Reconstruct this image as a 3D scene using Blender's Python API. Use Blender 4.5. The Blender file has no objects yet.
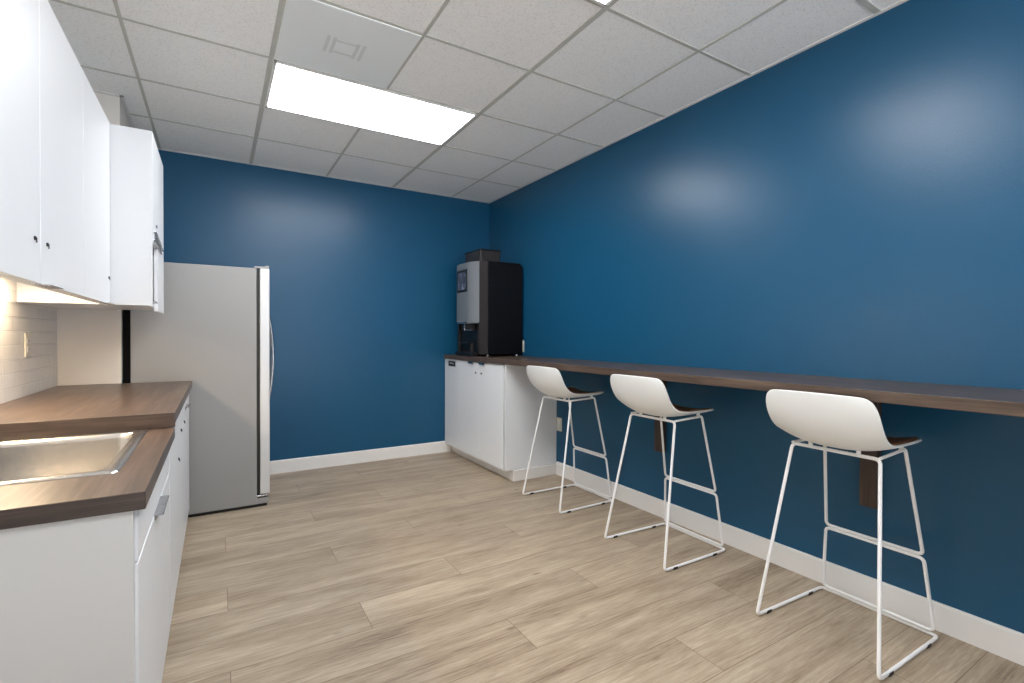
import bpy, bmesh, math, random
from mathutils import Vector, Matrix

S = bpy.context.scene
COL = S.collection
random.seed(7)

# ------------------------------------------------------------------ camera
CAM_Z = 1.2009
yaw, pit, rol = 0.5430, -0.0106, 0.0034
F = Vector((math.sin(yaw) * math.cos(pit), math.cos(yaw) * math.cos(pit), math.sin(pit)))
R = Vector((math.cos(yaw), -math.sin(yaw), 0))
U = R.cross(F)
R2 = R * math.cos(rol) + U * math.sin(rol)
U2 = -R * math.sin(rol) + U * math.cos(rol)
cd = bpy.data.cameras.new('camera')
cd.sensor_fit = 'HORIZONTAL'
cd.sensor_width = 36.0
cd.lens = 488.78 / 1024 * 36.0
cd.clip_start = 0.02
cam = bpy.data.objects.new('camera', cd)
COL.objects.link(cam)
m = Matrix((R2, U2, -F)).transposed().to_4x4()
m.translation = (0, 0, CAM_Z)
cam.matrix_world = m
S.camera = cam

# ------------------------------------------------------------------ light level
S.view_settings.view_transform = 'Standard'
S.view_settings.look = 'None'
S.view_settings.gamma = 1.0
S.view_settings.use_curve_mapping = False
S.view_settings.exposure = 0.0
PANEL_EMIT = 17.0          # ceiling troffers
UNDER_EMIT = 115.0         # warm strip under the wall cabinets
GROUND_FILL = 5.8              # bright lower half of the world, added to lift the ceiling
SKY = 0.3                 # dim upper half of the world
w = bpy.data.worlds.new('daylight_fill')
S.world = w
w.use_nodes = True
bg = w.node_tree.nodes['Background']
_wn, _wl = w.node_tree.nodes, w.node_tree.links
_tc = _wn.new('ShaderNodeTexCoord')
_sp = _wn.new('ShaderNodeSeparateXYZ')
_wl.new(_tc.outputs['Generated'], _sp.inputs[0])
_mr = _wn.new('ShaderNodeMapRange')
_mr.inputs['From Min'].default_value = -0.06
_mr.inputs['From Max'].default_value = 0.02
_mr.inputs['To Min'].default_value = GROUND_FILL
_mr.inputs['To Max'].default_value = SKY
_wl.new(_sp.outputs['Z'], _mr.inputs['Value'])
_wl.new(_mr.outputs[0], bg.inputs[1])
bg.inputs[0].default_value = (0.92, 0.97, 1.05, 1)

# ------------------------------------------------------------------ room sizes
XL, XR = -0.80, 2.539
YB, YF = 4.694, -2.40
H = 2.641
GX = [-0.375, 0.247, 0.855, 1.468, 2.091]
GY = [-0.80 - 0.6096 * 2, -0.80 - 0.6096, -0.80, -0.19, 0.425, 1.036, 1.645, 2.246, 2.846, 3.463, 4.044]


# ------------------------------------------------------------------ materials
def nt(name):
    mt = bpy.data.materials.new(name)
    mt.use_nodes = True
    n = mt.node_tree
    return mt, n, n.nodes['Principled BSDF']


def lin(c):
    return tuple(((v / 255) / 12.92 if v / 255 <= 0.04045 else ((v / 255 + 0.055) / 1.055) ** 2.4) for v in c) + (1,)


def plain(name, rgb, rough=0.5, metal=0.0, spec=0.5, bump=0.0, bscale=200.0, var=0.03, vscale=6.0, coat=0.0):
    """a painted / moulded / metal surface: slight tone drift and an optional fine grain"""
    mt, n, p = nt(name)
    N, L = n.nodes, n.links
    tc = N.new('ShaderNodeTexCoord')
    ns = N.new('ShaderNodeTexNoise')
    ns.inputs['Scale'].default_value = vscale
    ns.inputs['Detail'].default_value = 3
    L.new(tc.outputs['Object'], ns.inputs['Vector'])
    mx = N.new('ShaderNodeMix')
    mx.data_type = 'RGBA'
    c = lin(rgb)
    mx.inputs[6].default_value = tuple(min(1, v * (1 - var)) for v in c[:3]) + (1,)
    mx.inputs[7].default_value = tuple(min(1, v * (1 + var)) for v in c[:3]) + (1,)
    L.new(ns.outputs['Fac'], mx.inputs[0])
    L.new(mx.outputs[2], p.inputs['Base Color'])
    p.inputs['Roughness'].default_value = rough
    p.inputs['Metallic'].default_value = metal
    p.inputs['Specular IOR Level'].default_value = spec
    p.inputs['Coat Weight'].default_value = coat
    if bump:
        n2 = N.new('ShaderNodeTexNoise')
        n2.inputs['Scale'].default_value = bscale
        n2.inputs['Detail'].default_value = 2
        L.new(tc.outputs['Object'], n2.inputs['Vector'])
        b = N.new('ShaderNodeBump')
        b.inputs['Strength'].default_value = bump
        b.inputs['Distance'].default_value = 0.002
        L.new(n2.outputs['Fac'], b.inputs['Height'])
        L.new(b.outputs['Normal'], p.inputs['Normal'])
    return mt


def emit(name, rgb, strength):
    mt, n, p = nt(name)
    p.inputs['Base Color'].default_value = (0.8, 0.8, 0.8, 1)
    p.inputs['Emission Color'].default_value = rgb + (1,)
    p.inputs['Emission Strength'].default_value = strength
    return mt


def math_node(n, op, a, b=None):
    q = n.nodes.new('ShaderNodeMath')
    q.operation = op
    for i, v in enumerate((a, b)):
        if v is None:
            continue
        if isinstance(v, (int, float)):
            q.inputs[i].default_value = v
        else:
            n.links.new(v, q.inputs[i])
    return q.outputs[0]


def ramp(n, fac, stops):
    r = n.nodes.new('ShaderNodeValToRGB')
    e = r.color_ramp.elements
    while len(e) < len(stops):
        e.new(0.5)
    for i, (pos, c) in enumerate(stops):
        e[i].position = pos
        e[i].color = lin(c) if max(c) > 1 else tuple(c) + (1,)
    n.links.new(fac, r.inputs[0])
    return r.outputs[0]


def laminate(name, dark, mid, light, rough=0.35, spec=0.5, axis=1):
    """dark walnut laminate, grain along one axis"""
    mt, n, p = nt(name)
    N, L = n.nodes, n.links
    tc = N.new('ShaderNodeTexCoord')
    mp = N.new('ShaderNodeMapping')
    mp.inputs['Scale'].default_value = tuple(1.1 if i == axis else 16 for i in range(3))
    L.new(tc.outputs['Object'], mp.inputs['Vector'])
    ns = N.new('ShaderNodeTexNoise')
    ns.inputs['Scale'].default_value = 2.2
    ns.inputs['Detail'].default_value = 7
    ns.inputs['Roughness'].default_value = 0.62
    ns.inputs['Distortion'].default_value = 0.5
    L.new(mp.outputs['Vector'], ns.inputs['Vector'])
    mp2 = N.new('ShaderNodeMapping')
    mp2.inputs['Scale'].default_value = tuple(3 if i == axis else 120 for i in range(3))
    L.new(tc.outputs['Object'], mp2.inputs['Vector'])
    n2 = N.new('ShaderNodeTexNoise')
    n2.inputs['Scale'].default_value = 1.6
    n2.inputs['Detail'].default_value = 3
    L.new(mp2.outputs['Vector'], n2.inputs['Vector'])
    f = math_node(n, 'ADD', math_node(n, 'MULTIPLY', ns.outputs['Fac'], 0.7), math_node(n, 'MULTIPLY', n2.outputs['Fac'], 0.3))
    c = ramp(n, f, [(0.34, dark), (0.5, mid), (0.66, light)])
    L.new(c, p.inputs['Base Color'])
    p.inputs['Roughness'].default_value = rough
    p.inputs['Specular IOR Level'].default_value = spec
    b = N.new('ShaderNodeBump')
    b.inputs['Strength'].default_value = 0.08
    b.inputs['Distance'].default_value = 0.002
    L.new(n2.outputs['Fac'], b.inputs['Height'])
    L.new(b.outputs['Normal'], p.inputs['Normal'])
    return mt


def floor_material():
    """oak-look vinyl planks laid along X, 225 mm wide and 1.52 m long, joints stepping by a third"""
    mt, n, p = nt('oak_vinyl_planks')
    N, L = n.nodes, n.links
    tc = N.new('ShaderNodeTexCoord')
    sp = N.new('ShaderNodeSeparateXYZ')
    L.new(tc.outputs['Object'], sp.inputs[0])
    PW, PL = 0.2255, 1.521
    yr = math_node(n, 'DIVIDE', math_node(n, 'SUBTRACT', sp.outputs['Y'], 2.0), PW)
    row = math_node(n, 'FLOOR', yr)
    fy = math_node(n, 'SUBTRACT', yr, row)
    sh = math_node(n, 'ADD', math_node(n, 'MULTIPLY', row, 0.507), 0.545)
    xr = math_node(n, 'DIVIDE', math_node(n, 'SUBTRACT', sp.outputs['X'], sh), PL)
    colm = math_node(n, 'FLOOR', xr)
    fx = math_node(n, 'SUBTRACT', xr, colm)
    cell = N.new('ShaderNodeCombineXYZ')
    L.new(row, cell.inputs[0])
    L.new(colm, cell.inputs[1])
    wn = N.new('ShaderNodeTexWhiteNoise')
    wn.noise_dimensions = '3D'
    L.new(cell.outputs[0], wn.inputs['Vector'])
    # grain: each plank reads its own stretch of noise
    off = N.new('ShaderNodeVectorMath')
    off.operation = 'SCALE'
    L.new(wn.outputs['Color'], off.inputs[0])
    off.inputs['Scale'].default_value = 37.0
    add = N.new('ShaderNodeVectorMath')
    add.operation = 'ADD'
    L.new(tc.outputs['Object'], add.inputs[0])
    L.new(off.outputs[0], add.inputs[1])

    def noise(scale_vec, sc, det, rgh=0.6, dist=0.0):
        mp = N.new('ShaderNodeMapping')
        mp.inputs['Scale'].default_value = scale_vec
        L.new(add.outputs[0], mp.inputs['Vector'])
        q = N.new('ShaderNodeTexNoise')
        q.inputs['Scale'].default_value = sc
        q.inputs['Detail'].default_value = det
        q.inputs['Roughness'].default_value = rgh
        q.inputs['Distortion'].default_value = dist
        L.new(mp.outputs['Vector'], q.inputs['Vector'])
        return q.outputs['Fac']
    broad = noise((0.8, 7, 1), 1.3, 6, 0.62, 0.7)
    fine = noise((4.0, 75, 1), 1.6, 8, 0.75, 0.3)
    blotch = noise((2.2, 5, 1), 1.0, 2)
    f = math_node(n, 'ADD', math_node(n, 'MULTIPLY', broad, 0.45), math_node(n, 'MULTIPLY', fine, 0.55))
    base = ramp(n, f, [(0.35, (114, 97, 80)), (0.44, (148, 131, 111)), (0.54, (171, 155, 134)), (0.67, (196, 181, 162))])
    # tone per plank
    tone = math_node(n, 'ADD', math_node(n, 'MULTIPLY', wn.outputs['Value'], 0.15), 0.90)
    tone = math_node(n, 'MULTIPLY', tone, math_node(n, 'ADD', math_node(n, 'MULTIPLY', blotch, 0.25), 0.875))
    vm = N.new('ShaderNodeVectorMath')
    vm.operation = 'SCALE'
    L.new(base, vm.inputs[0])
    L.new(tone, vm.inputs['Scale'])
    # a few knots
    mpk = N.new('ShaderNodeMapping')
    mpk.inputs['Scale'].default_value = (1.6, 4.2, 1)
    L.new(add.outputs[0], mpk.inputs['Vector'])
    vo = N.new('ShaderNodeTexVoronoi')
    vo.inputs['Scale'].default_value = 1.5
    L.new(mpk.outputs['Vector'], vo.inputs['Vector'])
    kn = ramp(n, vo.outputs['Distance'], [(0.02, (1, 1, 1)), (0.085, (0, 0, 0))])
    # joints
    jy = math_node(n, 'MINIMUM', fy, math_node(n, 'SUBTRACT', 1.0, fy))
    jx = math_node(n, 'MINIMUM', fx, math_node(n, 'SUBTRACT', 1.0, fx))
    dj = math_node(n, 'MINIMUM', math_node(n, 'MULTIPLY', jy, PW), math_node(n, 'MULTIPLY', jx, PL))
    joint = math_node(n, 'LESS_THAN', dj, 0.0014)
    mk = N.new('ShaderNodeMix')
    mk.data_type = 'RGBA'
    L.new(math_node(n, 'MULTIPLY', kn, 0.55), mk.inputs[0])
    L.new(vm.outputs[0], mk.inputs[6])
    mk.inputs[7].default_value = lin((82, 62, 44))
    mj = N.new('ShaderNodeMix')
    mj.data_type = 'RGBA'
    L.new(math_node(n, 'MULTIPLY', joint, 0.75), mj.inputs[0])
    L.new(mk.outputs[2], mj.inputs[6])
    mj.inputs[7].default_value = lin((92, 76, 58))
    L.new(mj.outputs[2], p.inputs['Base Color'])
    p.inputs['Roughness'].default_value = 0.42
    p.inputs['Specular IOR Level'].default_value = 0.4
    b = N.new('ShaderNodeBump')
    b.inputs['Strength'].default_value = 0.12
    b.inputs['Distance'].default_value = 0.001
    L.new(math_node(n, 'SUBTRACT', fine, math_node(n, 'MULTIPLY', joint, 1.0)), b.inputs['Height'])
    L.new(b.outputs['Normal'], p.inputs['Normal'])
    return mt


def ceiling_material():
    """white mineral-fibre board with pin holes and short fissures"""
    mt, n, p = nt('mineral_fibre_tile')
    N, L = n.nodes, n.links
    tc = N.new('ShaderNodeTexCoord')
    vo = N.new('ShaderNodeTexVoronoi')
    vo.inputs['Scale'].default_value = 75
    L.new(tc.outputs['Object'], vo.inputs['Vector'])
    ns = N.new('ShaderNodeTexNoise')
    ns.inputs['Scale'].default_value = 110
    ns.inputs['Detail'].default_value = 3
    L.new(tc.outputs['Object'], ns.inputs['Vector'])
    hole = ramp(n, vo.outputs['Distance'], [(0.13, (1, 1, 1)), (0.3, (0, 0, 0))])
    fis = ramp(n, ns.outputs['Fac'], [(0.36, (1, 1, 1)), (0.44, (0, 0, 0))])
    k = math_node(n, 'MINIMUM', math_node(n, 'ADD', math_node(n, 'MULTIPLY', hole, 0.45), math_node(n, 'MULTIPLY', fis, 0.3)), 1.0)
    mx = N.new('ShaderNodeMix')
    mx.data_type = 'RGBA'
    L.new(k, mx.inputs[0])
    mx.inputs[6].default_value = lin((250, 250, 248))
    mx.inputs[7].default_value = lin((208, 207, 203))
    L.new(mx.outputs[2], p.inputs['Base Color'])
    p.inputs['Roughness'].default_value = 0.9
    p.inputs['Specular IOR Level'].default_value = 0.2
    b = N.new('ShaderNodeBump')
    b.inputs['Strength'].default_value = 0.25
    b.inputs['Distance'].default_value = 0.001
    b.invert = True
    L.new(k, b.inputs['Height'])
    L.new(b.outputs['Normal'], p.inputs['Normal'])
    return mt


def subway_material():
    mt, n, p = nt('white_subway_tile')
    N, L = n.nodes, n.links
    tc = N.new('ShaderNodeTexCoord')
    sp = N.new('ShaderNodeSeparateXYZ')
    L.new(tc.outputs['Object'], sp.inputs[0])
    cb = N.new('ShaderNodeCombineXYZ')
    L.new(sp.outputs['Y'], cb.inputs[0])
    L.new(sp.outputs['Z'], cb.inputs[1])
    br = N.new('ShaderNodeTexBrick')
    br.offset = 0.5
    br.inputs['Scale'].default_value = 1.0
    br.inputs['Brick Width'].default_value = 0.235
    br.inputs['Row Height'].default_value = 0.064
    br.inputs['Mortar Size'].default_value = 0.0028
    br.inputs['Mortar Smooth'].default_value = 0.3
    br.inputs['Color1'].default_value = lin((240, 238, 235))
    br.inputs['Color2'].default_value = lin((232, 230, 226))
    br.inputs['Mortar'].default_value = lin((250, 249, 247))
    L.new(cb.outputs[0], br.inputs['Vector'])
    L.new(br.outputs['Color'], p.inputs['Base Color'])
    p.inputs['Roughness'].default_value = 0.22
    ns = N.new('ShaderNodeTexNoise')
    ns.inputs['Scale'].default_value = 22
    L.new(tc.outputs['Object'], ns.inputs['Vector'])
    hgt = math_node(n, 'SUBTRACT', math_node(n, 'MULTIPLY', ns.outputs['Fac'], 0.25), br.outputs['Fac'])
    b = N.new('ShaderNodeBump')
    b.inputs['Strength'].default_value = 1.0
    b.inputs['Distance'].default_value = 0.004
    L.new(hgt, b.inputs['Height'])
    L.new(b.outputs['Normal'], p.inputs['Normal'])
    return mt


def screen_material():
    """machine touch screen: dark glass with a pale glowing picture in the middle"""
    mt, n, p = nt('lit_touch_screen')
    N, L = n.nodes, n.links
    tc = N.new('ShaderNodeTexCoord')
    ns = N.new('ShaderNodeTexNoise')
    ns.inputs['Scale'].default_value = 16
    ns.inputs['Detail'].default_value = 2
    L.new(tc.outputs['Object'], ns.inputs['Vector'])
    c = ramp(n, ns.outputs['Fac'], [(0.45, (0.04, 0.05, 0.07)), (0.62, (0.14, 0.17, 0.27)), (0.75, (0.4, 0.45, 0.6))])
    p.inputs['Base Color'].default_value = (0.02, 0.02, 0.03, 1)
    p.inputs['Roughness'].default_value = 0.15
    L.new(c, p.inputs['Emission Color'])
    p.inputs['Emission Strength'].default_value = 0.45
    return mt


M = {}
M['blue'] = plain('navy_eggshell_paint', (20, 80, 114), 0.31, 0, 0.40, bump=0.22, bscale=140, var=0.02)
M['wallwhite'] = plain('off_white_wall_paint', (222, 216, 208), 0.6, bump=0.05, bscale=200)
M['floor'] = floor_material()
M['ceil'] = ceiling_material()
M['grid'] = plain('cream_ceiling_grid_enamel', (196, 196, 188), 0.5)
M['trim'] = plain('white_trim_paint', (232, 231, 228), 0.4)
M['cab'] = plain('white_cabinet_melamine', (231, 233, 235), 0.35, var=0.01)
M['cabside'] = plain('pale_grey_cabinet_panel', (206, 206, 205), 0.4, var=0.01)
LAMC = ((52, 42, 36), (80, 65, 55), (106, 90, 78))
M['lam'] = laminate('walnut_laminate', *LAMC, 0.34)
M['lamx'] = laminate('walnut_edge_band', (42, 33, 29), (60, 48, 41), (80, 65, 56), 0.4, axis=0)
M['lamz'] = laminate('walnut_upright', (44, 33, 28), (64, 48, 40), (84, 66, 56), 0.45, axis=2)
M['subway'] = subway_material()
M['steel'] = plain('brushed_stainless_steel', (205, 203, 200), 0.24, 1.0, bump=0.03, bscale=300)
M['chrome'] = plain('satin_chrome', (190, 190, 192), 0.22, 1.0)
M['darkmetal'] = plain('dark_metal', (60, 60, 62), 0.35, 0.8)
M['fridge'] = plain('grey_textured_steel_paint', (150, 149, 147), 0.45, 0.0, bump=0.06, bscale=500, var=0.02)
M['fridgedoor'] = plain('stainless_fridge_door', (216, 215, 214), 0.35, 0.2)
M['gasket_shade'] = plain('dark_rubber_and_shade', (34, 33, 32), 0.6)  # rubber of the door seal, also colours the shade block under the hinge
M['stoolwhite'] = plain('white_stool_plastic', (236, 238, 236), 0.42, var=0.01)
M['stoolrod'] = plain('white_powder_coated_rod', (240, 240, 240), 0.35)
M['pad'] = plain('brown_leather', (178, 124, 80), 0.5, bump=0.15, bscale=250)
M['black'] = plain('black_plastic', (14, 14, 16), 0.4)
M['soot'] = plain('matt_black_back_cover', (10, 10, 10), 0.9, 0, 0.1)
M['blackgloss'] = plain('black_gloss_panel', (8, 8, 10), 0.4, 0, 0.25)
M['charcoal'] = plain('charcoal_metal', (38, 35, 36), 0.55, 0.0, 0.2)
M['silver'] = plain('silver_front_panel', (128, 133, 137), 0.38, 0.3)
M['smoke'] = plain('smoked_hopper_plastic', (46, 41, 38), 0.25)
M['screen'] = screen_material()
M['ivory'] = plain('ivory_outlet_plastic', (226, 221, 205), 0.4)
M['white'] = plain('white_plastic', (236, 236, 234), 0.35)
M['label'] = plain('black_label', (24, 24, 26), 0.5)
M['ink'] = plain('white_label_ink', (226, 226, 226), 0.5)
M['panel_lit'] = emit('lit_troffer_diffuser', (0.98, 0.99, 1.015), PANEL_EMIT)
M['strip_lit'] = emit('lit_warm_strip', (1.0, 0.77, 0.52), UNDER_EMIT)
M['frost'] = plain('frosted_acrylic_panel', (242, 246, 245), 0.3, var=0.03, vscale=3)
M['frostdim'] = plain('frosted_acrylic_over_fan', (222, 225, 223), 0.35, var=0.05, vscale=30)


# ------------------------------------------------------------------ mesh helpers
def bm_new():
    return bmesh.new()


def box(bm, a, b, bev=0.0, seg=2):
    x0, y0, z0 = (min(a[i], b[i]) for i in range(3))
    x1, y1, z1 = (max(a[i], b[i]) for i in range(3))
    r = bmesh.ops.create_cube(bm, size=1.0)
    vs = r['verts']
    for v in vs:
        v.co = Vector((x0 + (v.co.x + .5) * (x1 - x0), y0 + (v.co.y + .5) * (y1 - y0), z0 + (v.co.z + .5) * (z1 - z0)))
    if bev:
        bev = min(bev, 0.45 * min(x1 - x0, y1 - y0, z1 - z0))
        es = list({e for v in vs for e in v.link_edges})
        bmesh.ops.bevel(bm, geom=es, offset=bev, segments=seg, profile=0.5, affect='EDGES')
    return bm


def prism(bm, pts, axis, a, b, bev=0.0):
    """closed 2-D outline pts extruded along axis (0 x, 1 y, 2 z) from a to b"""
    def P(p, t):
        q = list(p)
        q.insert(axis, t)
        return Vector(q)
    v0 = [bm.verts.new(P(p, a)) for p in pts]
    v1 = [bm.verts.new(P(p, b)) for p in pts]
    n = len(pts)
    bm.faces.new(v0)
    bm.faces.new(v1[::-1])
    for i in range(n):
        bm.faces.new((v0[i], v1[i], v1[(i + 1) % n], v0[(i + 1) % n]))
    bmesh.ops.recalc_face_normals(bm, faces=bm.faces[:])
    if bev:
        es = [e for e in bm.edges if e.calc_face_angle(0) > 0.6]
        bmesh.ops.bevel(bm, geom=es, offset=bev, segments=2, profile=0.5, affect='EDGES')
    return bm


def cyl(bm, p, axis, r, h, seg=20, bev=0.0):
    mt = {'x': Matrix.Rotation(math.pi / 2, 4, 'Y'), 'y': Matrix.Rotation(math.pi / 2, 4, 'X'), 'z': Matrix()}[axis]
    res = bmesh.ops.create_cone(bm, cap_ends=True, segments=seg, radius1=r, radius2=r, depth=h, matrix=Matrix.Translation(p) @ mt)
    if bev:
        es = list({e for v in res['verts'] for e in v.link_edges if e.calc_face_angle(0) > 0.8})
        bmesh.ops.bevel(bm, geom=es, offset=bev, segments=2, profile=0.5, affect='EDGES')
    return bm


def fillet(pts, r, closed=False, seg=6):
    pts = [Vector(p) for p in pts]
    n = len(pts)
    out = []
    for i, p in enumerate(pts):
        if not closed and i in (0, n - 1):
            out.append(p)
            continue
        a, b = pts[(i - 1) % n], pts[(i + 1) % n]
        da, db = (a - p).normalized(), (b - p).normalized()
        ang = da.angle(db)
        t = min(r / max(math.tan(ang / 2), 1e-4), 0.45 * (a - p).length, 0.45 * (b - p).length)
        p0, p1 = p + da * t, p + db * t
        for k in range(seg + 1):
            s = k / seg
            out.append((p0 * (1 - s) + p * s) * (1 - s) + (p * (1 - s) + p1 * s) * s)
    return out


def tube(bm, path, r, closed=False, seg=12):
    path = [Vector(p) for p in path]
    n = len(path)
    rings = []
    ref = None
    for i in range(n):
        a = path[(i - 1) % n] if (closed or i > 0) else path[i]
        b = path[(i + 1) % n] if (closed or i < n - 1) else path[i]
        t = (b - a).normalized()
        if ref is None:
            ref = t.orthogonal().normalized()
        ref = (ref - t * ref.dot(t)).normalized()
        q = t.cross(ref)
        rings.append([bm.verts.new(path[i] + (ref * math.cos(2 * math.pi * k / seg) + q * math.sin(2 * math.pi * k / seg)) * r) for k in range(seg)])
    m_ = n if closed else n - 1
    for i in range(m_):
        A, B = rings[i], rings[(i + 1) % n]
        sh = 0
        if closed and i == n - 1:
            sh = min(range(seg), key=lambda s: (A[0].co - B[s].co).length)
        for k in range(seg):
            bm.faces.new((A[k], A[(k + 1) % seg], B[(k + 1 + sh) % seg], B[(k + sh) % seg]))
    if not closed:
        bm.faces.new(rings[0][::-1])
        bm.faces.new(rings[-1])
    return bm


def obj(name, bm, mat, parent=None, smooth=True):
    bmesh.ops.recalc_face_normals(bm, faces=bm.faces[:])
    me = bpy.data.meshes.new(name)
    bm.to_mesh(me)
    bm.free()
    me.materials.append(mat)
    if smooth:
        me.polygons.foreach_set('use_smooth', [True] * len(me.polygons))
        me.set_sharp_from_angle(angle=math.radians(50))
    o = bpy.data.objects.new(name, me)
    COL.objects.link(o)
    if smooth:
        wn_ = o.modifiers.new('weighted_normal', 'WEIGHTED_NORMAL')
        wn_.keep_sharp = True
        wn_.weight = 100
    if parent is not None:
        o.parent = parent
        base = parent
        off = Vector((0, 0, 0))
        while base is not None:
            off += base.location
            base = base.parent
        o.location = -off if parent.get('world_built') else (0, 0, 0)
    return o


def tag(o, label, cat, group=None):
    o['label'] = label
    o['category'] = cat
    if group:
        o['group'] = group
    return o


def thing(name, label, cat, loc, group=None, world=True):
    """an Empty at the thing's base; its parts are written in room coordinates when world is True"""
    o = bpy.data.objects.new(name, None)
    o.empty_display_size = 0.1
    COL.objects.link(o)
    o.location = loc
    if world:
        o['world_built'] = True
    return tag(o, label, cat, group)


def part(name, bm, mat, parent, label=None):
    """a part whose mesh is in room coordinates, shifted into its thing's frame (parts of parts have no offset of their own)"""
    root = parent
    while root.parent is not None:
        root = root.parent
    if root.get('world_built'):
        bmesh.ops.translate(bm, vec=-root.location, verts=bm.verts[:])
    o = obj(name, bm, mat)
    o.parent = parent
    if label:
        o['label'] = label
    return o


def end_faces(o, mat):
    """second material on the faces that look along Y (the edge-banded ends of a worktop)"""
    o.data.materials.append(mat)
    for p_ in o.data.polygons:
        if abs(p_.normal.y) > 0.8:
            p_.material_index = 1


def struct(name, bm, mat, parent=None):
    o = obj(name, bm, mat)
    if parent is None:
        o['kind'] = 'structure'
    else:
        o.parent = parent
    return o


def B(*boxes):
    bm = bm_new()
    for bx in boxes:
        box(bm, *bx)
    return bm


# ------------------------------------------------------------------ the setting
struct('floor', B(((XL - .1, YF - .1, -0.1), (XR + .1, YB + .1, 0))), M['floor'])
# ceiling boards sit on the grid; the openings for the troffers are filled by the troffers
struct('ceiling', B(((XL - .1, YF - .1, H + 0.008), (XR + .1, YB + .1, H + 0.1))), M['ceil'])
struct('wall_back', B(((XL - .1, YB, 0), (XR + .1, YB + .1, H + .008))), M['blue'])
struct('wall_right', B(((XR, YF, 0), (XR + .1, YB, H + .008))), M['blue'])
struct('wall_left', B(((XL - .1, YF, 0), (XL, YB, H + .008))), M['wallwhite'])
# stub wall between the tiled kitchen run and the refrigerator recess
struct('wall_return', B(((XL, 3.785, 0), (-0.502, YB, H + .008))), M['wallwhite'])
# unseen wall behind the camera, with a window opening added for fill light
WX0, WX1, WZ0, WZ1 = -0.70, 2.44, 0.12, 2.50
struct('wall_front', B(((XL, YF - .1, 0), (WX0, YF, H + .008)), ((WX1, YF - .1, 0), (XR, YF, H + .008)),
                       ((WX0, YF - .1, 0), (WX1, YF, WZ0)), ((WX0, YF - .1, WZ1), (WX1, YF, H + .008))), M['wallwhite'])
wf = struct('added_window_1', B(((WX0, YF - .08, WZ0), (WX0 + .05, YF + .02, WZ1), .004), ((WX1 - .05, YF - .08, WZ0), (WX1, YF + .02, WZ1), .004),
                          ((WX0, YF - .08, WZ0), (WX1, YF + .02, WZ0 + .05), .004), ((WX0, YF - .08, WZ1 - .05), (WX1, YF + .02, WZ1), .004),
                          (((WX0 + WX1) / 2 - .025, YF - .08, WZ0), ((WX0 + WX1) / 2 + .025, YF + .02, WZ1), .004)), M['trim'])

# ceiling grid: flat T sections just under the boards, wall angle round the edge
bm = bm_new()
gz0, gz1 = H + 0.0045, H + 0.010
for i, x in enumerate(GX):
    hw = 0.013 if i in (1, 3) else 0.008
    if i == 2:          # cross tees stop where a troffer fills two bays
        runs = [(YF, GY[2]), (GY[3], GY[5]), (GY[6], GY[8]), (GY[9], YB)]
    else:
        runs = [(YF, YB)]
    for ra, rb in runs:
        box(bm, (x - hw, ra, gz0), (x + hw, rb, gz1))
for j, y in enumerate(GY):
    hw = 0.013 if j in (4, 5) else 0.0085
    box(bm, (XL, y - hw, gz0 + .0005), (XR, y + hw, gz1))
struct('trim_1', bm, M['grid'])
bm = bm_new()
box(bm, (XL, YB - .02, gz0 - .001), (XR, YB, gz1 + .001))
box(bm, (XR - .02, YF, gz0 - .001), (XR, YB, gz1 + .001))
box(bm, (XL, YF, gz0 - .001), (XL + .02, YB, gz1 + .001))
box(bm, (-0.502, 3.765, gz0 - .001), (-0.482, YB, gz1 + .001))
box(bm, (XL, 3.765, gz0 - .001), (-0.482, 3.785, gz1 + .001))
struct('trim_2', bm, M['trim'])

# skirting boards with an eased top edge
BT, BH = 0.014, 0.113


def skirting(name, axis, a, b, wall, sgn):
    prof = [(wall, 0), (wall + sgn * BT, 0), (wall + sgn * BT, BH - .012), (wall + sgn * (BT - .004), BH - .003), (wall + sgn * (BT - .008), BH), (wall, BH)]
    bm = bm_new()
    prism(bm, prof, axis, a, b)
    struct(name, bm, M['trim'])


skirting('baseboard_back', 0, -0.50, 2.094, YB, -1)
skirting('baseboard_right', 1, YF, 3.432, XR, -1)
skirting('baseboard_front', 0, XL, XR - .02, YF, 1)

# tiled splashback on the left wall
struct('trim_3', B(((XL, 1.40, 0.80), (XL + .008, 3.785, 1.4605))), M['subway'])


# ------------------------------------------------------------------ ceiling lights and the dark frosted panel
def troffer(x0, x1, y0, y1, label):
    t = thing('ceiling_light', label, 'light', ((x0 + x1) / 2, (y0 + y1) / 2, H), 'ceiling lights')
    bm = bm_new()
    z0, z1, fr = H - .003, H + .0075, .016
    for a, b in (((x0, y0, z0), (x1, y0 + fr, z1)), ((x0, y1 - fr, z0), (x1, y1, z1)), ((x0, y0, z0), (x0 + fr, y1, z1)), ((x1 - fr, y0, z0), (x1, y1, z1))):
        box(bm, a, b, .002)
    part('light_frame', bm, M['trim'], t)
    bm = bm_new()
    box(bm, (x0 + fr, y0 + fr, H - .0015), (x1 - fr, y1 - fr, H + .0075))
    part('diffuser', bm, M['panel_lit'], t)


troffer(GX[1] + .012, GX[3] - .012, GY[8] + .008, GY[9] - .008, 'bright rectangular troffer light in the ceiling nearest the dark blue back wall')
troffer(GX[1] + .012, GX[3] - .012, GY[5] + .012, GY[6] - .012, 'ceiling light of which only a corner shows at the top edge of the photo')
troffer(GX[1] + .012, GX[3] - .012, GY[2] + .012, GY[3] - .012, 'ceiling light overhead behind the viewpoint')

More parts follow.
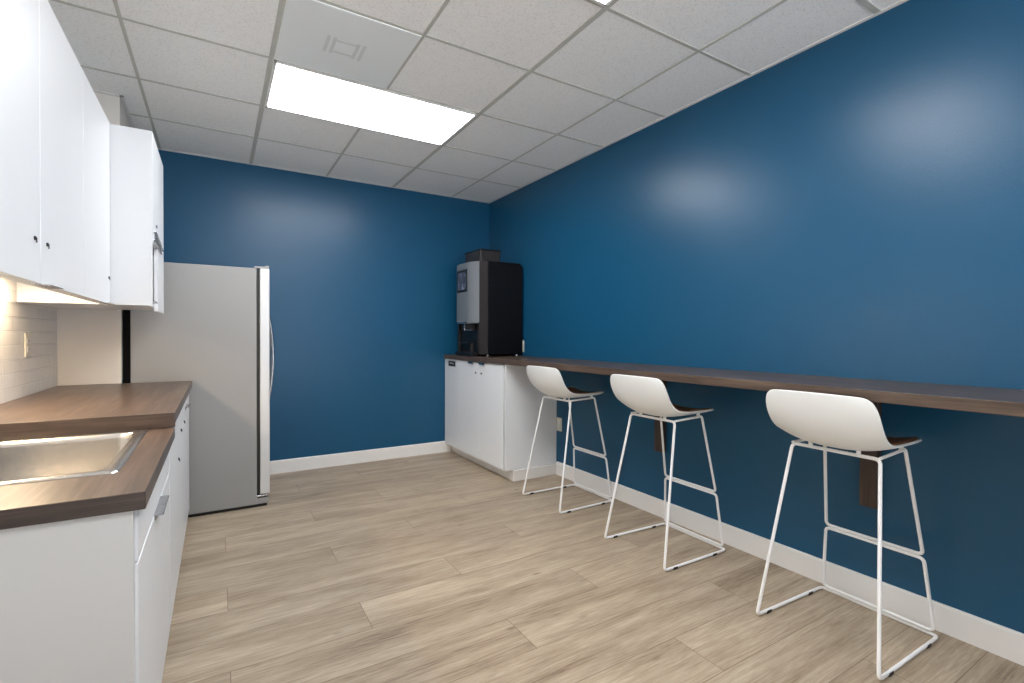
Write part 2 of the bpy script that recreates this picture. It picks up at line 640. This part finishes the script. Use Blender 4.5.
t = thing('ceiling_panel', 'unlit frosted grey panel in the ceiling beside the bright light', 'ceiling panel', ((GX[1] + GX[2]) / 2, (GY[7] + GY[8]) / 2, H))
bm = bm_new()
box(bm, (GX[1] + .012, GY[7] + .008, H - .001), (GX[2] - .008, GY[8] - .008, H + .0075), .002)
part('frosted_cover', bm, M['frost'], t)
cx, cy = (GX[1] + GX[2]) / 2, (GY[7] + GY[8]) / 2
bm = bm_new()
for dx in (-.085, -.055, .055, .085):
    box(bm, (cx + dx - .008, cy - .075, H - .0022), (cx + dx + .008, cy + .075, H), .001)
box(bm, (cx - .047, cy - .06, H - .0022), (cx + .047, cy - .045, H), .001)
box(bm, (cx - .047, cy + .045, H - .0022), (cx + .047, cy + .06, H), .001)
part('fan_grille', bm, M['frostdim'], t, 'dim ribbed grille showing through the panel')

# ------------------------------------------------------------------ kitchen run on the left
FX = -0.156        # face of the base doors
LOWZ, HIZ = 0.850, 0.906
YN, YM, YE = 1.375, 2.252, 3.780


def slab(bm, y0, y1, z0, z1, x=FX, th=.018, bev=.0015):
    box(bm, (x - th, y0, z0), (x, y1, z1), bev)


def tab_pull(bm, y0, y1, z, x=FX, out=.022):
    """chrome edge pull: a plate over the door edge with a turned down lip"""
    box(bm, (x - .016, y0, z), (x + out, y1, z + .003), .001)
    box(bm, (x, y0, z - .014), (x + .0025, y1, z), .001)


def cam_lock(parent, y, z, x):
    bm = bm_new()
    cyl(bm, (x + .0015, y, z), 'x', .0062, .005, 20, .001)
    o = part('lock', bm, M['darkmetal'], parent)
    bm = bm_new()
    box(bm, (x + .0035, y - .001, z - .013), (x + .0065, y + .001, z + .002), .0004)
    part('lock_key', bm, M['darkmetal'], o)
    return o


def base_cabinet(y0, y1, top, label, near_end=False):
    t = thing('base_cabinet', label, 'cabinet', ((XL + FX) / 2, (y0 + y1) / 2, 0), 'base cabinets under the left counter')
    bm = bm_new()
    tk = .018
    x0, x1 = XL + .004, FX - .0195
    box(bm, (x0, y0, .082), (FX - .006 if near_end else x1, y0 + tk, top), .001)
    box(bm, (x0, y1 - tk, .082), (x1, y1, top), .001)
    box(bm, (x0, y0 + tk, .082), (x1, y1 - tk, .082 + tk))
    box(bm, (x0, y0 + tk, .10), (x0 + .01, y1 - tk, top))
    box(bm, (x1 - .06, y0 + tk, top - .02), (x1, y1 - tk, top))
    part('carcass', bm, M['cabside'], t)
    bm = bm_new()
    box(bm, (x0, y0 + .002, 0), (x1 - .03, y1 - .002, .081))
    part('toe_kick', bm, M['cabside'], t)
    return t


g = .0018
c = base_cabinet(YN, YM - .001, .809, 'white sink base cabinet with pale end panel facing the room', True)
bm = bm_new(); slab(bm, YN + .0195, YM - g, .684, .806)
part('false_front', bm, M['cab'], c)
for y0, y1, py in ((YN + .0195, 1.94 - g, (1.735, 1.93)), (1.94, YM - g, (2.03, 2.2))):
    bm = bm_new(); slab(bm, y0, y1, .080, .678)
    d = part('door', bm, M['cab'], c)
    if py[0] < 1.9:
        bm = bm_new(); tab_pull(bm, py[0], (py[0] + py[1]) / 2 - .001, .679); tab_pull(bm, (py[0] + py[1]) / 2 + .001, py[1], .679)
        part('pull', bm, M['chrome'], d, 'chrome tab pull over the door edge')

c = base_cabinet(YM + .0195, 3.02 - .001, .862, 'white base cabinet under the raised counter, between sink cabinet and drawer cabinet')
for y0, y1, lk in ((YM + .0205, 2.64 - g, None), (2.64, 3.02 - g, 2.75)):
    bm = bm_new(); slab(bm, y0, y1, .080, .860)
    d = part('door', bm, M['cab'], c)
    if lk:
        cam_lock(d, lk, .624, FX)
        cam_lock(d, 2.93, .73, FX)
c = base_cabinet(3.02, YE - .001, .862, 'white base cabinet beside the refrigerator, with a drawer at the top')
bm = bm_new(); slab(bm, 3.02 + g, YE - g, .70, .860)
d = part('drawer', bm, M['cab'], c)
cam_lock(d, 3.2, .73, FX)
bm = bm_new(); tab_pull(bm, 3.33, 3.48, .790)
part('pull', bm, M['chrome'], d, 'chrome tab pull')
for y0, y1 in ((3.02 + g, 3.40 - g), (3.40, YE - g)):
    bm = bm_new(); slab(bm, y0, y1, .080, .697)
    part('door', bm, M['cab'], c)

# lower worktop with the sink cut-out, raised worktop behind it
CX1 = -0.138
SX0, SX1, SY0, SY1 = -0.730, -0.217, 1.580, 2.232      # sink rim
bm = bm_new()
ct0 = LOWZ - .040
hx0, hx1, hy0, hy1 = SX0 + .02, SX1 - .02, SY0 + .02, SY1 - .02
box(bm, (XL + .009, 1.360, ct0), (CX1, hy0, LOWZ), .0025)
box(bm, (XL + .009, hy1, ct0), (CX1, YM - .0005, LOWZ), .0025)
box(bm, (hx1, hy0 - .003, ct0), (CX1, hy1 + .003, LOWZ), .0025)
box(bm, (XL + .009, hy0 - .003, ct0), (hx0, hy1 + .003, LOWZ), .0025)
o = obj('countertop', bm, M['lam'])
end_faces(o, M['lamx'])
tag(o, 'lower dark walnut worktop that holds the steel sink', 'countertop', 'worktops of the kitchen run')
bm = bm_new()
prism(bm, [(YM, LOWZ + .0004), (YM, HIZ), (YE, HIZ), (YE, HIZ - .042), (YM + .019, HIZ - .042), (YM + .019, LOWZ + .0004)], 0, XL + .009, CX1, .0015)
o = obj('countertop', bm, M['lam'])
end_faces(o, M['lamx'])
tag(o, 'raised dark walnut worktop next to the refrigerator', 'countertop', 'worktops of the kitchen run')

# sink
t = thing('kitchen_sink', 'stainless steel drop-in sink set in the lower walnut worktop', 'sink', ((SX0 + SX1) / 2, (SY0 + SY1) / 2, LOWZ))


def rrect(x0, x1, y0, y1, r, z, seg=6):
    out = []
    for (cx_, cy_, a0) in ((x1 - r, y1 - r, 0), (x0 + r, y1 - r, 90), (x0 + r, y0 + r, 180), (x1 - r, y0 + r, 270)):
        for k in range(seg + 1):
            a = math.radians(a0 + 90 * k / seg)
            out.append(Vector((cx_ + r * math.cos(a), cy_ + r * math.sin(a), z)))
    return out


def loft(bm, loops, cap=True):
    rings = [[bm.verts.new(v) for v in lp] for lp in loops]
    n = len(rings[0])
    for A, Bq in zip(rings, rings[1:]):
        for k in range(n):
            bm.faces.new((A[k], A[(k + 1) % n], Bq[(k + 1) % n], Bq[k]))
    if cap:
        bm.faces.new(rings[-1])
    return bm


def sl(ins, z, r):
    return rrect(SX0 + ins, SX1 - ins, SY0 + ins, SY1 - ins, r, LOWZ + z)


bm = bm_new()
loft(bm, [sl(0.0, 0.0002, .018), sl(.002, .004, .018), sl(.008, .0055, .02), sl(.022, .0055, .03), sl(.028, .003, .034), sl(.033, .0025, .036)], cap=False)
part('rim', bm, M['steel'], t)
bm = bm_new()
loft(bm, [sl(.033, .0025, .036), sl(.037, -.002, .04), sl(.041, -.015, .044), sl(.048, -.14, .05), sl(.058, -.158, .055), sl(.085, -.168, .055), sl(.20, -.172, .04)])
part('basin', bm, M['steel'], t)
bm = bm_new()
cyl(bm, ((SX0 + SX1) / 2, (SY0 + SY1) / 2, LOWZ - .1705), 'z', .045, .004, 28, .001)
cyl(bm, ((SX0 + SX1) / 2, (SY0 + SY1) / 2, LOWZ - .1675), 'z', .022, .004, 24, .001)
part('drain', bm, M['chrome'], t)

# wall cabinets
UX = -0.452
UZ0, UZ1 = 1.353, 2.250


def wall_cabinet(y0, y1, label, lock_side, pull=None, lk=None):
    t = thing('wall_cabinet', label, 'cabinet', ((XL + UX) / 2, (y0 + y1) / 2, UZ0), 'wall cabinets over the sink')
    x0, x1 = XL + .009, UX - .0195
    bm = bm_new()
    box(bm, (x0, y0, UZ0 + .108), (x1, y0 + .018, UZ1), .001)
    box(bm, (x0, y1 - .018, UZ0 + .108), (x1, y1, UZ1), .001)
    box(bm, (x0, y0 + .018, UZ0 + .108), (x1, y1 - .018, UZ0 + .126))
    box(bm, (x1 - .02, y0, UZ0), (x1, y1, UZ0 + .1075))
    box(bm, (x0, y0 + .018, UZ1 - .018), (x1, y1 - .018, UZ1))
    box(bm, (x0, y0 + .018, UZ0 + .126), (x0 + .008, y1 - .018, UZ1 - .018))
    part('carcass', bm, M['cab'], t)
    bm = bm_new()
    box(bm, (UX - .018, y0 + .0012, UZ0 + .001), (UX, y1 - .0012, UZ1), .0015)
    d = part('door', bm, M['cab'], t)
    if lk:
        cam_lock(d, lk, 1.481, UX)
    if pull:
        bm = bm_new()
        box(bm, (UX - .016, pull[0], UZ0 - .003), (UX + .022, pull[1], UZ0), .001)
        part('pull', bm, M['chrome'], d, 'chrome tab pull under the door edge')


wall_cabinet(1.45, 1.989, 'white wall cabinet furthest from the refrigerator, cut by the left edge of the photo', 1, None, 1.929)
wall_cabinet(1.99, 2.549, 'white wall cabinet second from the deep cabinet, lock near its left edge', -1, (1.995, 2.13), 2.050)
wall_cabinet(2.55, 3.109, 'white wall cabinet touching the side of the deeper cabinet', 1, (2.95, 3.08), 3.06)

t = thing('under_cabinet_light', 'warm light strip under the wall cabinets above the sink', 'light', (-0.70, 2.22, UZ0 + .08))
part('light_housing', B(((-.725, 1.50, UZ0 + .092), (-.675, 2.94, UZ0 + .1075), .002)), M['white'], t)
part('diffuser', B(((-.718, 1.505, UZ0 + .087), (-.682, 2.935, UZ0 + .092), .002)), M['strip_lit'], t)

# deeper cabinet between the wall cabinets and the refrigerator
DX, DY0, DY1, DZ0, DZ1 = -0.282, 3.112, 3.715, 1.352, 2.247
t = thing('deep_wall_cabinet', 'deeper white wall cabinet next to the refrigerator with a hinged chrome handle', 'cabinet', ((XL + DX) / 2, (DY0 + DY1) / 2, DZ0))
bm = bm_new()
x0, x1 = XL + .009, DX - .019
box(bm, (x0, DY0, DZ0), (DX - .001, DY0 + .018, DZ1), .001)
box(bm, (x0, DY1 - .018, DZ0), (x1, DY1, DZ1), .001)
box(bm, (x0, DY0 + .018, DZ0), (x1, DY1 - .018, DZ0 + .018))
box(bm, (x0, DY0 + .018, DZ1 - .018), (x1, DY1 - .018, DZ1))
box(bm, (x0, DY0 + .018, DZ0 + .018), (x0 + .008, DY1 - .018, DZ1 - .018))
box(bm, (x0, DY0 + .018, 1.684), (x1 - .002, DY1 - .018, 1.702))
part('carcass', bm, M['cab'], t)
bm = bm_new(); box(bm, (DX - .018, DY0 + .0195, 1.685), (DX, DY1, DZ1 - .0005), .0015)
d = part('door', bm, M['cab'], t)
cam_lock(d, 3.27, 1.79, DX)
bm = bm_new(); box(bm, (DX - .018, 3.355, DZ0 - .018), (DX, DY1, 1.683), .0015)
d2 = part('door', bm, M['cab'], t)
bm = bm_new(); box(bm, (DX - .034, DY0 + .0185, DZ0 + .0185), (DX - .024, 3.353, 1.683), .001)
part('inner_panel', bm, M['cabside'], t)
bm = bm_new()
tube(bm, fillet([(DX - .010, 3.16, 1.735), (DX + .004, 3.17, 1.742), (DX + .006, 3.21, 1.740), (DX + .006, 3.56, 1.700)], .010), .006)
tube(bm, fillet([(DX - .010, 3.15, 1.690), (DX + .003, 3.17, 1.700), (DX + .004, 3.50, 1.676)], .010), .006)
box(bm, (DX + .000, 3.18, 1.690), (DX + .004, 3.26, 1.735), .001)
part('handle', bm, M['chrome'], t, 'chrome hinged stay')
bm = bm_new(); box(bm, (DX - .02, 3.15, DZ0 + .0185), (DX + .006, 3.27, DZ0 + .028), .002)
part('catch', bm, M['chrome'], t)


# outlets
def outlet(x, y, z, sgn, label, gang=1, wd=.072, ht=.116):
    t = thing('wall_outlet', label, 'outlet', (x, y, z), 'wall outlets')
    bm = bm_new()
    box(bm, (x, y - wd / 2, z - ht / 2), (x + sgn * .006, y + wd / 2, z + ht / 2), .0025)
    part('cover_plate', bm, M['ivory'], t)
    for dz in (-.02, .02):
        bm = bm_new()
        box(bm, (x + sgn * .0055, y - .017, z + dz - .014), (x + sgn * .0085, y + .017, z + dz + .014), .001)
        s = part('socket', bm, M['white'], t)
        bm = bm_new()
        for dy in (-.006, .006):
            box(bm, (x + sgn * .008, y + dy - .001, z + dz - .004), (x + sgn * .0088, y + dy + .001, z + dz + .006))
        part('slot', bm, M['darkmetal'], s)


outlet(XL + .008, 3.25, 1.150, 1, 'white outlet on the tiled splashback under the wall cabinets')
outlet(XR, 4.012, 1.107, -1, 'ivory outlet on the blue wall just behind the coffee machine')
outlet(XR, 3.405, .440, -1, 'ivory outlet on the blue wall under the bar beside the white cabinet')

# ------------------------------------------------------------------ refrigerator
RY0, RY1 = 3.825, 4.60
RX0, RXB = -0.462, 0.236
t = thing('refrigerator', 'grey refrigerator with stainless doors standing against the blue back wall', 'refrigerator', ((RX0 + .32) / 2, (RY0 + RY1) / 2, 0))
bm = bm_new()
box(bm, (RX0, RY0, .022), (RXB, RY1, 1.668), .006, 3)
part('body', bm, M['fridge'], t)
bm = bm_new()
box(bm, (RX0 - .034, RY0 + .001, .03), (RX0 + .001, RY1 - .012, 1.64), .003)
part('back_cover', bm, M['soot'], t)
bm = bm_new()
box(bm, (RXB, RY0 + .008, .095), (RXB + .020, RY1 - .008, 1.655))
part('door_gasket', bm, M['gasket_shade'], t)
ymid = 4.20
for y0, y1 in ((RY0, ymid - .003), (ymid + .003, RY1)):
    bm = bm_new()
    box(bm, (RXB + .020, y0, .088), (RXB + .081, y1, 1.668), .007, 3)
    d = part('door', bm, M['fridgedoor'], t)
    hy = ymid - .04 if y0 == RY0 else ymid + .04
    bm = bm_new()
    fx = RXB + .081
    pth = [(fx - .004, hy, .66), (fx + .012, hy, .67)] + [(fx + .012 + .040 * math.sin(math.pi * k / 16) ** .8, hy, .69 + (1.40 - .69) * k / 16) for k in range(1, 16)] + [(fx + .012, hy, 1.42), (fx - .004, hy, 1.43)]
    tube(bm, pth, .010)
    part('door_handle', bm, M['chrome'], d)
for y0 in (RY0 + .004, RY1 - .084):
    bm = bm_new()
    box(bm, (RXB - .012, y0, 1.668), (RXB + .06, y0 + .08, 1.682), .003)
    box(bm, (RXB + .055, y0, 1.668), (RXB + .078, y0 + .08, 1.690), .003)
    part('hinge_cover', bm, M['fridge'], t)
bm = bm_new()
box(bm, (RXB - .01, RY0 + .004, .022), (RXB + .074, RY1 - .004, .062), .004)
part('base_grille', bm, M['fridge'], t)
bm = bm_new()
box(bm, (RXB - .006, RY0 + .002, .070), (RXB + .07, RY0 + .055, .083), .003)
part('bottom_hinge', bm, M['chrome'], t)
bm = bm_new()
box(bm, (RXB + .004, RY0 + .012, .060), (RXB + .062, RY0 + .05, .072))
part('hinge_shadow_block', bm, M['gasket_shade'], t)  # dark block stands in for the shade under the bottom hinge
bm = bm_new()
box(bm, (RX0 + .01, RY0 + .012, .003), (RXB + .062, RY1 - .012, .023))
part('plinth', bm, M['black'], t)
for px, py in ((RX0 + .05, RY0 + .06), (RX0 + .05, RY1 - .06), (RXB - .02, RY0 + .06), (RXB - .02, RY1 - .06)):
    bm = bm_new(); cyl(bm, (px, py, .0025), 'z', .02, .005, 16)
    part('foot', bm, M['black'], t)

# ------------------------------------------------------------------ bar counter, its brackets, the end cabinet
BZ, BX = 1.012, 2.008
bm = bm_new()
box(bm, (BX, -0.75, BZ - .042), (XR - .001, YB - .001, BZ), .0025)
o = obj('bar_counter', bm, M['lam'])
tag(o, 'long dark walnut bar counter along the blue right wall', 'counter')


def bracket(y, label):
    t = thing('counter_bracket', label, 'bracket', (XR, y, BZ - .042), 'brackets under the bar')
    bm = bm_new(); box(bm, (XR - .042, y - .034, .440), (XR - .001, y + .034, BZ - .043), .002)
    part('upright', bm, M['lamz'], t)
    bm = bm_new()
    prism(bm, [(XR - .043, BZ - .044), (XR - .26, BZ - .044), (XR - .26, BZ - .085), (XR - .043, BZ - .15)], 1, y - .02, y + .02, .001)
    part('arm', bm, M['lamz'], t)


bracket(1.045, 'brown wooden bracket on the blue wall behind the nearest stool')
bracket(2.262, 'brown wooden bracket on the blue wall behind the middle stool')

EX, EY0 = 2.022, 3.446
t = thing('end_cabinet', 'white two-door cabinet under the end of the bar carrying the coffee machine', 'cabinet', ((EX + XR) / 2, (EY0 + YB) / 2, 0))
top = BZ - .0435
bm = bm_new()
cx0 = EX + .0195
box(bm, (EX + .001, EY0, .092), (XR - .002, EY0 + .018, top), .001)
box(bm, (cx0, YB - .02, .092), (XR - .002, YB - .002, top))
box(bm, (cx0, EY0 + .018, .092), (XR - .002, YB - .02, .11))
box(bm, (cx0, EY0 + .018, top - .018), (XR - .002, YB - .02, top))
box(bm, (XR - .01, EY0 + .018, .11), (XR - .002, YB - .02, top - .018))
box(bm, (cx0, 4.322, .11), (XR - .012, 4.338, top - .018))
part('carcass', bm, M['cab'], t)
bm = bm_new(); box(bm, (EX, 4.332, .092), (EX + .018, YB - .002, top - .003), .0015)
f = part('filler_panel', bm, M['cab'], t)
for y0, y1, lk, pl in ((3.4865, 3.929, 3.875, (3.80, 3.90)), (3.931, 4.330, 3.985, (4.02, 4.12))):
    bm = bm_new(); box(bm, (EX, y0, .092), (EX + .018, y1, top - .006), .0015)
    d = part('door', bm, M['cab'], t)
    cam_lock_o = bm_new()
    cyl(cam_lock_o, (EX - .003, lk, .868), 'x', .0085, .008, 18, .001)
    part('lock', cam_lock_o, M['darkmetal'], d)
    bm = bm_new()
    box(bm, (EX - .016, pl[0], top - .0055), (EX + .014, pl[1], top - .0025), .001)
    box(bm, (EX - .016, pl[0], top - .022), (EX - .0135, pl[1], top - .0025), .001)
    part('pull', bm, M['chrome'], d)
bm = bm_new(); box(bm, (EX + .074, EY0 - .012, 0), (XR - .002, EY0 + .004, .0905), .002)
box(bm, (EX + .074, EY0 + .004, 0), (EX + .09, YB - .0145, .0905))
part('toe_kick', bm, M['trim'], t)
bm = bm_new(); box(bm, (EX - .0012, 4.435, .898), (EX, 4.60, .950))
s = part('sticker', bm, M['label'], t, 'small black sticker with a white marking')
bm = bm_new()
for ya_, yb_, za_, zb_ in ((4.545, 4.566, .924, .936), (4.526, 4.538, .922, .933), (4.506, 4.518, .922, .933), (4.486, 4.498, .921, .932), (4.468, 4.478, .921, .931)):
    box(bm, (EX - .0018, ya_, za_), (EX - .0011, yb_, zb_))
part('marking', bm, M['ink'], s, 'white marking')

# ------------------------------------------------------------------ coffee machine
MX0, MX1, MY0, MY1 = 2.020, 2.515, 3.976, 4.571
t = thing('coffee_machine', 'tall black and silver bean-to-cup coffee machine on the end of the bar', 'coffee machine', ((MX0 + MX1) / 2, (MY0 + MY1) / 2, BZ))
bm = bm_new()
prism(bm, [(2.140, BZ + .018), (MX1, BZ + .018), (MX1, 1.872), (MX1 - .03, 1.897), (2.140, 1.897)], 1, MY0, MY1, .004)
part('body', bm, M['blackgloss'], t)
bm = bm_new()
prism(bm, [(2.1395, MY0 + .002), (2.0815, 4.034), (2.0815, 4.075), (2.1395, 4.075)], 2, BZ + .018, 1.899, .003)
prism(bm, [(2.1395, MY1 - .002), (2.0815, MY1 - .060), (2.0815, MY1 - .101), (2.1395, MY1 - .101)], 2, BZ + .018, 1.899, .003)
box(bm, (2.0815, 4.075, 1.335), (2.1395, MY1 - .101, 1.899), .002)
part('front_column', bm, M['charcoal'], t)
# silver front: flat in the middle, swept back at both corners
plan = [(2.080, 4.035), (2.058, 4.066), (2.036, 4.110), (2.024, 4.150), (2.020, 4.175), (2.020, 4.372), (2.024, 4.397), (2.036, 4.437), (2.058, 4.481), (2.080, 4.512)]
bm = bm_new()
prism(bm, plan, 2, 1.322, 1.897, .003)
part('front_panel', bm, M['silver'], t)
bm = bm_new()
box(bm, (2.0155, 4.168, 1.622), (2.0215, 4.388, 1.835), .002)
scr = part('display_frame', bm, M['black'], t)
bm = bm_new()
box(bm, (2.0135, 4.190, 1.645), (2.0160, 4.366, 1.812))
part('screen', bm, M['screen'], scr)
bm = bm_new()
box(bm, (2.016, 4.168, 1.320), (2.03, 4.395, 1.336), .002)
part('lower_trim', bm, M['chrome'], t)
bm = bm_new()
box(bm, (2.100, 4.0755, BZ + .02), (2.139, MY1 - .1015, 1.334))
part('cup_bay', bm, M['black'], t)
bm = bm_new()
box(bm, (2.035, 4.14, 1.270), (2.0995, 4.33, 1.3195), .004)
d = part('dispenser', bm, M['charcoal'], t)
bm = bm_new()
box(bm, (2.030, 4.11, 1.252), (2.099, 4.25, 1.262), .002)
box(bm, (2.028, 4.235, 1.256), (2.036, 4.262, 1.312), .002)
part('spout', bm, M['chrome'], d)
bm = bm_new()
box(bm, (2.023, 4.09, BZ + .001), (2.0995, 4.44, BZ + .040), .006)
d = part('drip_tray', bm, M['black'], t)
bm = bm_new()
for k in range(14):
    yy = 4.10 + k * .024
    box(bm, (2.030, yy, BZ + .040), (2.095, yy + .010, BZ + .043))
part('tray_grille', bm, M['charcoal'], d)
bm = bm_new()
cyl(bm, (2.058, 4.135, BZ + .0805), 'z', .018, .074, 24, .003)
part('cup_stand', bm, M['charcoal'], d)
bm = bm_new()
box(bm, (2.035, 4.18, BZ + .115), (2.0995, 4.40, BZ + .127), .003)
box(bm, (2.085, 4.25, BZ + .041), (2.0995, 4.32, BZ + .116), .002)
part('cup_shelf', bm, M['black'], d)
bm = bm_new()
loft(bm, [rrect(2.088, 2.300, 4.03, 4.35, .016, 1.8965), rrect(2.082, 2.306, 4.025, 4.355, .016, 1.998)])
hp = part('bean_hopper', bm, M['smoke'], t)
bm = bm_new()
box(bm, (2.080, 4.023, 1.998), (2.310, 4.357, 2.012), .005)
part('hopper_lid', bm, M['black'], hp)
for px, py in ((2.16, MY0 + .04), (2.16, MY1 - .04), (MX1 - .04, MY0 + .04), (MX1 - .04, MY1 - .04)):
    bm = bm_new(); cyl(bm, (px, py, BZ + .0095), 'z', .016, .019, 16)
    part('foot', bm, M['chrome'], t)


# ------------------------------------------------------------------ bar stools
def seat_shell():
    """one moulded shell: backrest, bend and seat; rows along the profile, columns across"""
    prof = [(-.264, .988), (-.260, .966), (-.250, .928), (-.236, .888), (-.217, .846), (-.190, .805), (-.150, .774), (-.100, .761), (-.04, .759), (.02, .760), (.08, .762), (.14, .765), (.185, .769), (.205, .771)]
    rim = [(-.246, .984), (-.238, .964), (-.226, .926), (-.210, .888), (-.187, .851), (-.159, .824), (-.125, .807), (-.085, .799), (-.035, .797), (.02, .796), (.08, .796), (.14, .797), (.178, .798), (.192, .796)]
    hw = [.176, .201, .210, .212, .211, .209, .206, .203, .200, .198, .196, .193, .186, .168]
    curl_x = [r_[0] - p_[0] for p_, r_ in zip(prof, rim)]
    curl_z = [r_[1] - p_[1] for p_, r_ in zip(prof, rim)]
    nv = 14
    bm = bm_new()
    rows = []
    for (x, z), h, cxx, cz in zip(prof, hw, curl_x, curl_z):
        r = []
        for k in range(nv + 1):
            s = -1 + 2 * k / nv
            e = abs(s) ** 2.6
            r.append(bm.verts.new((x + .006 + cxx * e, h * s, z + cz * e)))
        rows.append(r)
    for A, Bq in zip(rows, rows[1:]):
        for k in range(nv):
            bm.faces.new((A[k], A[k + 1], Bq[k + 1], Bq[k]))
    return bm, prof, hw, curl_x, curl_z


def apply_mods(o):
    dg = bpy.context.evaluated_depsgraph_get()
    me = bpy.data.meshes.new_from_object(o.evaluated_get(dg))
    o.modifiers.clear()
    o.data = me
    me.polygons.foreach_set('use_smooth', [True] * len(me.polygons))


def make_stool():
    t = thing('bar_stool', 'stool', 'bar stool', (0, 0, 0), 'white bar stools along the bar', world=False)
    bm, prof, hw, cxs, czs = seat_shell()
    sh = obj('seat_shell', bm, M['stoolwhite'], t)
    sh.modifiers.clear()
    md = sh.modifiers.new('sub', 'SUBSURF'); md.levels = 2; md.render_levels = 2
    md = sh.modifiers.new('sol', 'SOLIDIFY'); md.thickness = .010; md.offset = 0
    md = sh.modifiers.new('bev', 'BEVEL'); md.width = .003; md.segments = 2; md.limit_method = 'ANGLE'
    apply_mods(sh)
    # leather pad lying in the seat
    bm = bm_new()
    rows = []
    for i in range(6, 13):
        x, z = prof[i]
        r = []
        for k in range(11):
            s = (-1 + 2 * k / 10) * .93
            e = abs(s) ** 2.6
            r.append(bm.verts.new((x + cxs[i] * e + .010, hw[i] * s, z + czs[i] * e + .0095)))
        rows.append(r)
    for A, Bq in zip(rows, rows[1:]):
        for k in range(10):
            bm.faces.new((A[k], A[k + 1], Bq[k + 1], Bq[k]))
    pd = obj('seat_pad', bm, M['pad'], t)
    pd['label'] = 'brown pad in the seat'
    pd.modifiers.clear()
    md = pd.modifiers.new('sub', 'SUBSURF'); md.levels = 2; md.render_levels = 2
    md = pd.modifiers.new('sol', 'SOLIDIFY'); md.thickness = .008; md.offset = 0
    apply_mods(pd)
    r = .0068
    RF, FF = (-.245, .228, r + .003), (.243, .222, r + .003)
    RT, FT = (-.103, .164, .746), (.124, .152, .759)
    FR = (.207, .184, .330)
    def mir(p, s): return Vector((p[0], p[1] * s, p[2]))
    def cut(a, b, d):
        a, b = Vector(a), Vector(b)
        return a + (b - a).normalized() * d
    k = .05
    for s in (1, -1):
        rf, ff, rt, ft, fr = (mir(p, s) for p in (RF, FF, RT, FT, FR))
        # rear leg: from the seat rail round two bends to the floor runner
        bm = bm_new(); tube(bm, fillet([cut(rt, mir(RT, -s), k), rt, rf, cut(rf, ff, k)], .022), r)
        obj('leg', bm, M['stoolrod'], t)
        # front leg: down from the seat to the footrest bend
        bm = bm_new(); tube(bm, fillet([cut(ft, rt, k), ft, fr, cut(fr, mir(FR, -s), k)], .020), r)
        lg = obj('leg', bm, M['stoolrod'], t)
        bm = bm_new(); tube(bm, [cut(rf, ff, k), cut(ff, rf, k)], r)
        rn = obj('floor_runner', bm, M['stoolrod'], t)
        for fxx in (.16, .80):
            p = rf.lerp(ff, fxx)
            bm = bm_new(); box(bm, (p.x - .016, p.y - .008, .0004), (p.x + .016, p.y + .008, .013), .002)
            gl = obj('glide', bm, M['black'], rn)
            gl['label'] = 'black plastic glide'
        bm = bm_new(); tube(bm, [cut(ft, rt, k), Vector((rt.x + .0, rt.y, rt.z + .004))], r * .9)
        obj('seat_rail', bm, M['stoolrod'], t)
        bm = bm_new(); tube(bm, fillet([cut(ff, rf, k), ff, cut(ff, mir(FF, -s), k)], .024), r)
        obj('runner_bend', bm, M['stoolrod'], t)
    bm = bm_new(); tube(bm, [cut(mir(RT, 1), mir(RT, -1), k), cut(mir(RT, -1), mir(RT, 1), k)], r)
    obj('seat_rail', bm, M['stoolrod'], t)
    bm = bm_new(); tube(bm, [cut(mir(FR, 1), mir(FR, -1), k), cut(mir(FR, -1), mir(FR, 1), k)], r)
    obj('footrest', bm, M['stoolrod'], t)
    bm = bm_new(); tube(bm, [cut(mir(FF, 1), mir(FF, -1), k), cut(mir(FF, -1), mir(FF, 1), k)], r)
    obj('floor_bar', bm, M['stoolrod'], t)
    # lower closed loop between footrest and floor
    a, b = (.2085, .186, .3155), (.236, .211, .0265)
    bm = bm_new(); tube(bm, fillet([mir(a, 1), mir(a, -1), mir(b, -1), mir(b, 1)], .022, closed=True), r, closed=True)
    obj('footrest_loop', bm, M['stoolrod'], t)
    # shell fixing pads
    for px, py, pz in ((-.10, .09, .746), (-.10, -.09, .746), (.10, .148, .758), (.10, -.148, .758)):
        bm = bm_new(); box(bm, (px - .008, py - .006, pz), (px + .008, py + .006, pz + .022), .002)
        obj('fixing_pad', bm, M['stoolrod'], t)
    return t


def copy_tree(o, parent=None):
    c = o.copy()
    COL.objects.link(c)
    c.parent = parent
    for ch in list(o.children):
        copy_tree(ch, c)
    return c


stool = make_stool()
spots = [((2.2195, 1.006), -.024, 'white bar stool nearest the camera, at the right of the photo'),
         ((2.197, 1.941), -.022, 'middle one of the three white bar stools'),
         ((2.216, 2.872), .008, 'white bar stool furthest away, beside the white end cabinet')]
for i, ((x, y), a, lab) in enumerate(spots):
    o = stool if i == 0 else copy_tree(stool)
    o.location = (x, y, 0)
    o.rotation_euler = (0, 0, a)
    o['label'] = lab

for o in S.objects:
    if 'world_built' in o:
        del o['world_built']
